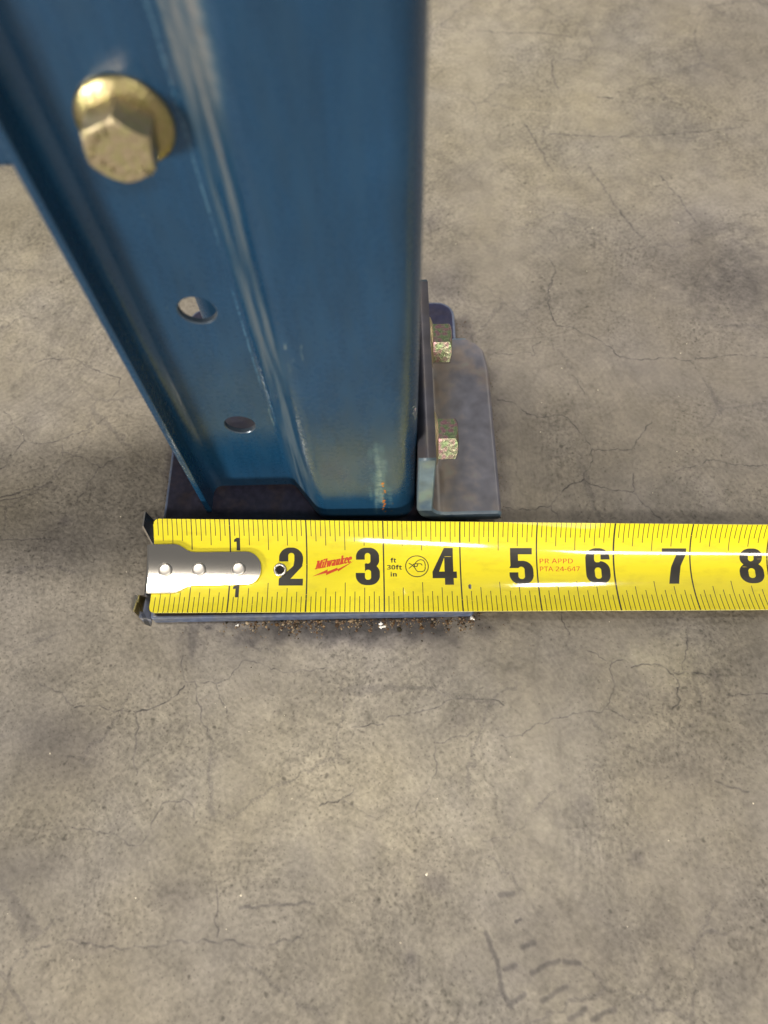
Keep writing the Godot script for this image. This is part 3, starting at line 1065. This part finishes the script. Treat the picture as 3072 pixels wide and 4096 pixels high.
	dusty.uv1_scale = Vector3(4.5, 4.5, 4.5)
	dusty.roughness = 0.42
	dusty.heightmap_enabled = true
	dusty.heightmap_texture = wavy
	dusty.heightmap_scale = 0.014
	var L := Shape.new()
	var prof := []          # outline of the angle in x, y
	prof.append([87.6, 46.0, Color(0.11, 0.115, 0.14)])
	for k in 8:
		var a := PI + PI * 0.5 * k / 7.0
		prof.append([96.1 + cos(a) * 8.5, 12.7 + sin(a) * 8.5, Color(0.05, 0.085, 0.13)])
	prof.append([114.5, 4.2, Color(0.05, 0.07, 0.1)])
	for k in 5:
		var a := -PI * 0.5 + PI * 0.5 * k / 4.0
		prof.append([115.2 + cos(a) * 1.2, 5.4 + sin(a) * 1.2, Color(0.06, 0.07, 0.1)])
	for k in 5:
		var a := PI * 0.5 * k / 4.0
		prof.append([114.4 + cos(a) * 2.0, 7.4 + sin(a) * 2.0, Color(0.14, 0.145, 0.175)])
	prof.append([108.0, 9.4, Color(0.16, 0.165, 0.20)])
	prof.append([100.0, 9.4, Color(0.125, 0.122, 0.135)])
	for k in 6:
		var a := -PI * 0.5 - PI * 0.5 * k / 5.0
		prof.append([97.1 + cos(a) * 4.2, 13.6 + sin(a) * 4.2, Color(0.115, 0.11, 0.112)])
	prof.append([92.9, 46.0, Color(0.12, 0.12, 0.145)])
	var nearz := -15.8
	var farz := -89.0
	var toe := func(x: float, z: float) -> float:     # the far outer corner of the toe is cut round
		return z
	var pr := []
	var prc := []
	for q in prof + [prof[0]]:
		pr.append(q)
	var zs := [nearz - 0.9, nearz - 3.0, -40.0, -60.0, -75.0, farz + 5.0, farz + 2.0, farz]
	var base := L.v.size()
	for j in zs.size():
		for k in pr.size():
			var q: Array = pr[k]
			var q0: Array = pr[k - 1] if k > 0 else pr[pr.size() - 2]
			var q1: Array = pr[k + 1] if k < pr.size() - 1 else pr[1]
			var d := Vector2(q1[0] - q0[0], q1[1] - q0[1])
			var nn := Vector3(d.y, -d.x, 0)
			var x: float = q[0]
			if x > 105.0 and j >= 4:
				var pull: float = [0, 0, 0, 0, 0, 1.2, 3.5, 7.0][j]
				x -= pull * (x - 105.0) / 11.0
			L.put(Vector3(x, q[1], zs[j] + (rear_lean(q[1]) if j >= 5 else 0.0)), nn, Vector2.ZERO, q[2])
	for j in zs.size() - 1:
		for k in pr.size() - 1:
			var a := base + j * pr.size() + k
			L.tri(a, a + 1, a + pr.size())
			L.tri(a + 1, a + pr.size() + 1, a + pr.size())
	# end faces with a rounded arris
	for e in 2:
		var dirz := 1.0 if e == 0 else -1.0
		var cx := 0.0
		var inner := []
		var rim1 := []
		var rim2 := []
		var m_in := []
		for k in prof.size():
			var q: Array = prof[k]
			var q0: Array = prof[(k - 1 + prof.size()) % prof.size()]
			var q1: Array = prof[(k + 1) % prof.size()]
			var d := Vector2(q1[0] - q0[0], q1[1] - q0[1]).normalized()
			var ins := Vector2(d.y, -d.x) * -1.0
			var x: float = q[0]
			if e == 1 and x > 105.0:
				x -= 7.0 * (x - 105.0) / 11.0
			var z0 := nearz - 0.9 if e == 0 else farz + rear_lean(q[1])
			rim1.append(Vector3(x, q[1], z0))
			rim2.append(Vector3(x + ins.x * 0.28, q[1] + ins.y * 0.28, z0 + dirz * 0.62))
			inner.append(Vector3(x + ins.x * 0.5, q[1] + ins.y * 0.5, z0 + dirz * 0.9))
		rim1.append(rim1[0]); rim2.append(rim2[0])
		var inner2: Array = inner.duplicate()
		inner2.append(inner[0])
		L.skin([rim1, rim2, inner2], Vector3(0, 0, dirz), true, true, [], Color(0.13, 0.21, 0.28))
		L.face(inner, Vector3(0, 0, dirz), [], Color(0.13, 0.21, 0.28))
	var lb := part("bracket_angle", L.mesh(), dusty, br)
	# two bolts through the angle into the column
	for z in [-33.5, -71.8]:
		var b := hex_bolt(br, Vector3(92.9, 28.5, z), Vector3(1, 0, 0), deg_to_rad(30.5 if z > -50.0 else 27.0), 9.3, 1.6, 6.4, 7.4, false)

	# ---- brace end and its bolt on the recessed face
	var brace := Shape.new()
	var bx0 := -260.0
	var bx1 := 62.0
	for q in [[[-33.2, 172.0], [-33.2, 136.2], [-33.6, 134.6], [-34.8, 133.9], [-36.4, 133.8], [-73.6, 133.8], [-75.2, 133.9], [-76.4, 134.6], [-76.8, 136.2], [-76.8, 172.0]]]:
		var r1 := []; var r2 := []
		for p in q:
			r1.append(Vector3(bx0, p[1], p[0])); r2.append(Vector3(bx1, p[1], p[0]))
		brace.skin([r1, r2], Vector3(-100, 160, -55), false)
		var i1 := []; var i2 := []
		for p in q:
			var zc2 := clampf(p[0], -75.2, -34.8)
			i1.append(Vector3(bx0, maxf(p[1], 135.5), zc2)); i2.append(Vector3(bx1, maxf(p[1], 135.5), zc2))
		brace.skin([i1, i2], Vector3(-100, 100, -55), false)
		for x in [[r1, i1, -1.0], [r2, i2, 1.0]]:
			brace.skin([x[0], x[1]], Vector3(x[2], 0, 0), true)
		brace.skin([[r1[0], r2[0]], [i1[0], i2[0]]], Vector3.UP, true)
		brace.skin([[r1[9], r2[9]], [i1[9], i2[9]]], Vector3.UP, true)
	var bm := paint.duplicate()
	bm.uv1_triplanar = true
	bm.uv1_scale = Vector3(9, 4, 9)
	part("brace", brace.mesh(), bm, up)
	hex_bolt(up, Vector3(33.9, 145.4, -30.5), Vector3(0, 0, 1), deg_to_rad(-22.0), 8.75, 1.9, 7.0, 6.6, true)
	return up

func rear_lean(y: float) -> float:      # the bracket's upright leg is cut a little shorter than its toe
	return clampf((y - 14.0) / 30.0, 0.0, 1.0) * 5.0

func hex_bolt(parent: Node, at: Vector3, axis: Vector3, spin: float, flange_r: float, flange_t: float, head_h: float, corner_r: float, marked: bool) -> Node3D:
	var b := Node3D.new()
	b.name = "hex_bolt"
	parent.add_child(b, true)
	var y := axis
	var x := Vector3(0, 1, 0) if absf(axis.x) > 0.5 else Vector3(1, 0, 0)
	var z := x.cross(y).normalized()
	b.transform = Transform3D(Basis(x, y, z), at * MM)
	# washer flange: a shallow cone
	var f := Shape.new()
	var rows := []
	for q in [[flange_r, 0.0], [flange_r, 0.7], [flange_r - 0.25, 1.0], [corner_r + 0.2, flange_t], [corner_r - 2.0, flange_t + 0.2]]:
		var row := []
		for k in 49:
			var a := TAU * k / 48.0
			row.append(Vector3(cos(a) * q[0], q[1], sin(a) * q[0]))
		rows.append(row)
	f.skin(rows.slice(0, 2), Vector3(0, 0.3, 0), false, true)
	f.skin(rows.slice(1, 3), Vector3(0, -3, 0), false, true)
	f.skin(rows.slice(2, 5), Vector3(0, -30, 0), false, true)
	part("washer_flange", f.mesh(), zinc_flange if marked else zinc, b)
	# head: six flats, chamfered corners, a slightly dished top
	var h := Shape.new()
	var af := corner_r * cos(PI / 6.0)
	for k in 6:
		var a0 := spin + TAU * k / 6.0
		var a1 := a0 + TAU / 6.0
		var am := (a0 + a1) * 0.5
		var n := Vector3(cos(am), 0, sin(am))
		var lowr := []; var mid := []; var hi := []
		var topn := []
		for s in 9:
			var fr := s / 8.0
			var p := Vector3(cos(a0), 0, sin(a0)).lerp(Vector3(cos(a1), 0, sin(a1)), fr) * corner_r
			var r := Vector2(p.x, p.z).length()
			# the chamfer cone takes off more height at the corners
			var drop := clampf((r - af * 0.98) / (corner_r - af * 0.98), 0.0, 1.0) * 0.85 + 0.12
			lowr.append(p + Vector3(0, flange_t - 0.2, 0))
			hi.append(p + Vector3(0, flange_t + head_h - drop, 0))
		h.sheet([lowr, hi], [[n, n, n, n, n, n, n, n, n], [n, n, n, n, n, n, n, n, n]])
		var rim := []
		var flat_ := []
		var rn := []; var fn := []
		for s in 9:
			var q: Vector3 = hi[s]
			var d := Vector3(q.x, 0, q.z).normalized()
			rim.append(q); flat_.append(Vector3(d.x * af * 0.93, flange_t + head_h, d.z * af * 0.93))
			rn.append(d * 0.45 + Vector3.UP); fn.append(d * 0.1 + Vector3.UP)
		h.sheet([rim, flat_], [rn, fn])
		var cen := h.put(Vector3(0, flange_t + head_h - 0.15, 0), Vector3.UP)
		for s in 8:
			var i0 := h.put(flat_[s], Vector3.UP)
			var i1 := h.put(flat_[s + 1], Vector3.UP)
			h.tri(cen, i0, i1)
	part("bolt_head", h.mesh(), zinc if marked else zinc_bright, b)
	if marked:
		# raised forge marks: a curved row of letters and a grade stroke
		var g := Shape.new()
		for q in [[100.0, 4.6, 0.5, 1.5, 8.0], [122.0, 4.5, 0.5, 1.6, -10.0], [142.0, 4.5, 0.55, 1.5, 12.0], [160.0, 4.55, 0.5, 1.5, -5.0], [178.0, 4.6, 0.5, 1.4, 20.0], [204.0, 3.6, 0.45, 1.1, 60.0], [232.0, 3.4, 0.4, 1.0, 80.0], [318.0, 4.9, 0.38, 2.6, 0.0]]:
			var a := deg_to_rad(q[0])
			var c := Vector3(cos(a) * q[1], flange_t + head_h - 0.1, -sin(a) * q[1])
			var dirv := Vector3(cos(a + deg_to_rad(q[4])), 0, -sin(a + deg_to_rad(q[4])))
			var sd := dirv.cross(Vector3.UP)
			var ring := []
			for lev in [[1.15, -0.05], [0.95, 0.45], [0.4, 0.6]]:
				var row := []
				for k in 13:
					var t := TAU * k / 12.0
					row.append(c + (dirv * cos(t) * q[3] * 0.5 + sd * sin(t) * q[2] * 0.55) * lev[0] + Vector3(0, lev[1], 0))
				ring.append(row)
			g.skin(ring, c - Vector3(0, 1, 0), false, true)
		part("forge_marks", g.mesh(), zinc, b)
	return b

# ---------------------------------------------------------------- dirt
func build_debris() -> void:
	var dark := Shape.new()
	var r := RandomNumberGenerator.new()
	r.seed = 5
	var cols := [Color(0.13, 0.10, 0.072), Color(0.18, 0.135, 0.095), Color(0.06, 0.042, 0.028), Color(0.13, 0.09, 0.06), Color(0.26, 0.19, 0.12), Color(0.035, 0.028, 0.022), Color(0.10, 0.06, 0.035), Color(0.3, 0.24, 0.17)]
	var clump := noise(8, 0.09, 3)
	for k in 2600:
		var x := 22.0 + 86.0 * r.randf()
		var w := 0.45 + clump.get_noise_1d(x * 3.0) * 1.3
		if r.randf() > clampf(w, 0.06, 1.0) * smoothstep(20.0, 40.0, x):
			continue
		var z := 17.3 + absf(r.randfn(0.0, 2.0)) * (0.3 + 1.1 * clampf(w, 0.0, 1.0))
		if x > 105.0:
			z -= r.randf() * 4.0
		var e := 0.14 + 0.5 * pow(r.randf(), 2.0)
		if r.randf() < 0.05:
			e *= 2.2
		chip(dark, Vector3(x, e * 0.25, z), e, r, cols[r.randi() % cols.size()])
	for k in 160:
		var e := 0.1 + 0.25 * pow(r.randf(), 2.0)
		chip(dark, Vector3(r.randf_range(5, 125), e * 0.25, 19.0 - 6.0 * log(maxf(r.randf(), 0.02))), e, r, cols[r.randi() % cols.size()])
	for k in 260:
		var t := r.randf()
		var p := Vector3(-0.6 - absf(r.randfn(0, 0.8)), 0, r.randf_range(-80, 12)) if t < 0.35 else Vector3(117.0 + absf(r.randfn(0, 1.5)), 0, r.randf_range(-90, -16))
		if t > 0.75:
			p = Vector3(106.0 + absf(r.randfn(0, 2.5)), 0, r.randf_range(-106, -88))
		var e := r.randf_range(0.1, 0.4)
		chip(dark, p + Vector3(0, e * 0.25, 0), e, r, cols[r.randi() % 4])
	var m := mat(Color.WHITE, 0.9)
	m.metallic_specular = 0.2
	m.vertex_color_use_as_albedo = true
	var o := part("floor_debris", dark.mesh(), m, self)
	tag(o, "brown grit and metal flakes swept against the front edge of the base plate", "debris")
	o.set_meta("kind", "stuff")
	# pale grains scattered over the concrete
	var pale := Shape.new()
	for k in 240:
		var p := Vector3(r.randf_range(-125, 275), 0, r.randf_range(-300, 128))
		if p.x > -2 and p.x < 120 and p.z < 20 and p.z > -115:
			continue
		var e := r.randf_range(0.1, 0.34) * (1.0 if r.randf() < 0.93 else 1.7)
		chip(pale, p + Vector3(0, e * 0.2, 0), e, r, Color(0.75, 0.68, 0.55) if r.randf() < 0.7 else Color(0.12, 0.1, 0.08))
	var m2 := mat(Color.WHITE, 0.35)
	m2.vertex_color_use_as_albedo = true
	var o2 := part("sand_grains", pale.mesh(), m2, self)
	tag(o2, "tiny pale sand grains scattered over the concrete floor", "grains")
	o2.set_meta("kind", "stuff")
	# white paint flakes in the dirt
	for q in [[75.5, 19.3, 1.7, "white paint flake in the dirt below the number 4 of the tape"], [104.9, 18.0, 1.2, "white paint flake at the front right corner of the base plate"], [27.6, 18.6, 0.7, "small white paint flake in the dirt below the number 2 of the tape"]]:
		var s := Shape.new()
		for j in 5:
			chip(s, Vector3(q[0] + r.randf_range(-0.6, 0.6) * q[2], 0.45, q[1] + r.randf_range(-0.6, 0.6) * q[2]), q[2] * r.randf_range(0.3, 0.6), r, Color(0.85, 0.84, 0.82))
		var f := part("paint_flake", s.mesh(), m2, self)
		tag(f, q[3], "paint flake", "white paint flakes by the base plate")

func chip(s: Shape, at: Vector3, e: float, r: RandomNumberGenerator, col: Color) -> void:
	var p := []
	for k in 5:
		var a := TAU * (k + r.randf_range(-0.3, 0.3)) / 5.0
		p.append(at + Vector3(cos(a) * e * r.randf_range(0.4, 1.0), r.randf_range(-0.1, 0.1) * e, sin(a) * e * r.randf_range(0.4, 1.0)))
	var top := at + Vector3(r.randf_range(-0.2, 0.2) * e, e * r.randf_range(0.2, 0.6), r.randf_range(-0.2, 0.2) * e)
	for k in 5:
		var a: Vector3 = p[k]
		var b: Vector3 = p[(k + 1) % 5]
		var n := (b - a).cross(top - a).normalized()
		if n.y < 0:
			n = -n
		var i0 := s.put(a, n, Vector2.ZERO, col)
		var i1 := s.put(b, n, Vector2.ZERO, col)
		var i2 := s.put(top, n, Vector2.ZERO, col)
		s.tri(i0, i1, i2)

# ---------------------------------------------------------------- lamps
func lamp_or_panel(label: String, at: Vector3, size: Vector2, turn: float, energy: float, tilt := 0.0) -> void:
	var l := thing("light_or_panel", label, "ceiling light", "lights of the warehouse around the rack")
	l.position = at
	l.rotation = Vector3(tilt, turn, 0.0)
	var tray := CSGBox3D.new()
	tray.size = Vector3(size.x + 0.04, 0.07, size.y + 0.04)
	var cut := CSGBox3D.new()
	cut.operation = CSGShape3D.OPERATION_SUBTRACTION
	cut.size = Vector3(size.x, 0.05, size.y)
	cut.position.y = -0.02
	tray.name = "housing"
	tray.material = mat(lin(0.7, 0.7, 0.7), 0.5)
	cut.name = "recess"
	tray.add_child(cut)
	tray.position.y = 0.05
	l.add_child(tray, true)
	var d := BoxMesh.new()
	d.size = Vector3(size.x - 0.01, 0.006, size.y - 0.01)
	var glow := mat(Color.WHITE, 0.5)
	glow.emission_enabled = true
	glow.emission = Color(1.0, 0.95, 0.86)
	glow.emission_energy_multiplier = 3.0
	part("diffuser", d, glow, l).position.y = 0.022
	var a := AreaLight3D.new()
	a.name = "strip_glow"
	a.area_size = size
	a.light_color = Color(1.0, 0.967, 0.91)
	a.light_energy = energy
	a.shadow_enabled = true
	a.rotation.x = -PI / 2
	a.position.y = 0.012
	l.add_child(a)

var wavy: ImageTexture
var grime: ImageTexture
var zinc: StandardMaterial3D
var zinc_bright: StandardMaterial3D
var zinc_flange: StandardMaterial3D

func small_textures() -> void:
	var n := noise(40, 0.02, 4)
	var im := n.get_seamless_image(512, 512)
	im.convert(Image.FORMAT_L8)
	wavy = ImageTexture.create_from_image(im)
	var g := Image.create(512, 512, false, Image.FORMAT_RGB8)
	var a := field(noise(61, 0.012, 5), 512, 512)
	var b := field(noise(62, 0.06, 3), 512, 512)
	for y in 512:
		for x in 512:
			var k: float = a[y * 512 + x] / 255.0
			var q: float = b[y * 512 + x] / 255.0
			var d := smoothstep(0.45, 0.8, k * 0.75 + q * 0.3)
			g.set_pixel(x, y, Color(0.88, 0.88, 0.92).lerp(Color(0.98, 0.89, 0.80), d) * (0.82 + 0.32 * q))
	grime = ImageTexture.create_from_image(g)
	# yellow chromate: straw-coloured film that shifts to green and pink in patches
	var z := Image.create(256, 256, false, Image.FORMAT_RGB8)
	var z2 := Image.create(256, 256, false, Image.FORMAT_RGB8)
	var c1 := field(noise(71, 0.025, 4), 256, 256)
	var c2 := field(noise(72, 0.13, 2, FastNoiseLite.TYPE_CELLULAR), 256, 256)
	var c3 := field(noise(73, 0.02, 2), 256, 256)
	for y in 256:
		for x in 256:
			var p := y * 256 + x
			var t: float = c1[p] / 255.0
			var s: float = c2[p] / 255.0
			var w: float = c3[p] / 255.0
			var base := Color(0.71, 0.65, 0.545).lerp(Color(0.69, 0.66, 0.50), smoothstep(0.35, 0.75, t))
			z.set_pixel(x, y, base * (0.82 + 0.25 * s))
			var hue := Color(0.88, 0.85, 0.76).lerp(Color(0.92, 0.72, 0.76), smoothstep(0.52, 0.66, w)).lerp(Color(0.76, 0.86, 0.66), smoothstep(0.48, 0.34, w))
			z2.set_pixel(x, y, hue * (0.74 + 0.28 * s))
	zinc = mat(Color.WHITE, 0.36, 0.7)
	zinc.albedo_texture = ImageTexture.create_from_image(z)
	zinc.uv1_triplanar = true
	zinc.uv1_scale = Vector3(60, 60, 60)
	zinc.heightmap_enabled = true
	zinc.heightmap_texture = wavy
	zinc.heightmap_scale = 0.012
	zinc_flange = zinc.duplicate()
	zinc_flange.albedo_color = Color(0.95, 0.95, 0.87)
	zinc_flange.metallic = 0.85
	zinc_flange.roughness = 0.3
	zinc_bright = zinc.duplicate()
	zinc_bright.metallic = 0.95
	zinc_bright.albedo_texture = ImageTexture.create_from_image(z2)
	zinc_bright.uv1_scale = Vector3(55, 55, 55)
	zinc_bright.roughness = 0.17
	zinc_bright.heightmap_scale = 0.003

func _ready() -> void:
	rng.seed = 11
	# ---- camera
	var cam := Camera3D.new()
	cam.name = "camera"
	cam.transform = Transform3D(Basis(Vector3(0.99959964, -0.02506094, 0.01313396), Vector3(0.02269877, 0.43316988, -0.90102643), Vector3(0.01689133, 0.90096382, 0.43356531)), Vector3(0.08077701, 0.23206887, 0.09004490))
	var ph := CameraAttributesPhysical.new()
	ph.frustum_focal_length = 17.168
	ph.frustum_focus_distance = 0.243
	ph.frustum_near = 0.01
	ph.frustum_far = 60.0
	ph.exposure_aperture = 6.6
	cam.attributes = ph
	cam.current = true
	add_child(cam)
	# ---- surrounding hall as an even dim glow, lamps, exposure
	var we := WorldEnvironment.new()
	we.name = "world_environment"
	var e := Environment.new()
	e.background_mode = Environment.BG_COLOR
	e.background_color = lin(0.16, 0.157, 0.15)
	e.background_energy_multiplier = 1.0
	e.tonemap_mode = Environment.TONE_MAPPER_LINEAR
	e.tonemap_exposure = 1.14
	e.sdfgi_enabled = true
	e.ssao_enabled = true
	e.ssil_enabled = true
	we.environment = e
	add_child(we)
	lamp_or_panel("shorter strip light high above the blade, reflected below its number 3", Vector3(0.48, 6.0, 5.4), Vector2(1.4, 0.9), 0.0, 18.0)
	lamp_or_panel("longer strip light high above the blade, reflected across its numbers 6 to 8", Vector3(3.2, 6.0, 4.9), Vector2(2.5, 0.8), -0.42, 22.0)
	lamp_or_panel("strip light high behind the column, reflected near the front edge of the blade", Vector3(1.85, 6.0, -2.1), Vector2(0.75, 0.5), 0.0, 9.0)
	lamp_or_panel("strip light added high behind to the right whose light throws the blade's shadow forward", Vector3(9.0, 6.0, -6.0), Vector2(2.4, 0.8), 0.0, 60.0)  # unseen lamp added to strengthen the blade's forward shadow
	lamp_or_panel("strip light high behind the left lip, reflected in the steel hook", Vector3(-2.1, 6.0, -1.1), Vector2(2.0, 0.6), 0.0, 21.0)
	lamp_or_panel("wide panel standing in for low light from the far left that casts the bolt's shadow", Vector3(-12.4, 2.6, 15.8), Vector2(4.5, 2.2), -0.665, 380.0, PI * 0.5)  # upright panel, a stand-in source for the low side light
	lamp_or_panel("wide unseen light panel added far ahead to shine on the bracket bolts", Vector3(1.6, 3.0, 18.0), Vector2(6.0, 3.0), 0.0, 6.0, PI * 0.5)  # upright panel added out of view for the gleam on the bolt flats
	# ---- floor
	small_textures()
	var fl := Shape.new()
	var q := []
	var t := []
	for z in [-6000.0, 6000.0]:
		var row := []; var rt := []
		for x in [-6000.0, 6000.0]:
			row.append(Vector3(x, 0, z)); rt.append(Vector2((x + 140.0) / 480.0, (z + 340.0) / 480.0))
		q.append(row); t.append(rt)
	fl.sheet(q, [[Vector3.UP, Vector3.UP], [Vector3.UP, Vector3.UP]], t)
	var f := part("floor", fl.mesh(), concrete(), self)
	f.set_meta("kind", "structure")
	f.set_meta("label", "worn grey brown concrete floor with fine hairline cracks")
	# ---- things
	build_upright()
	build_tape()
	build_debris()
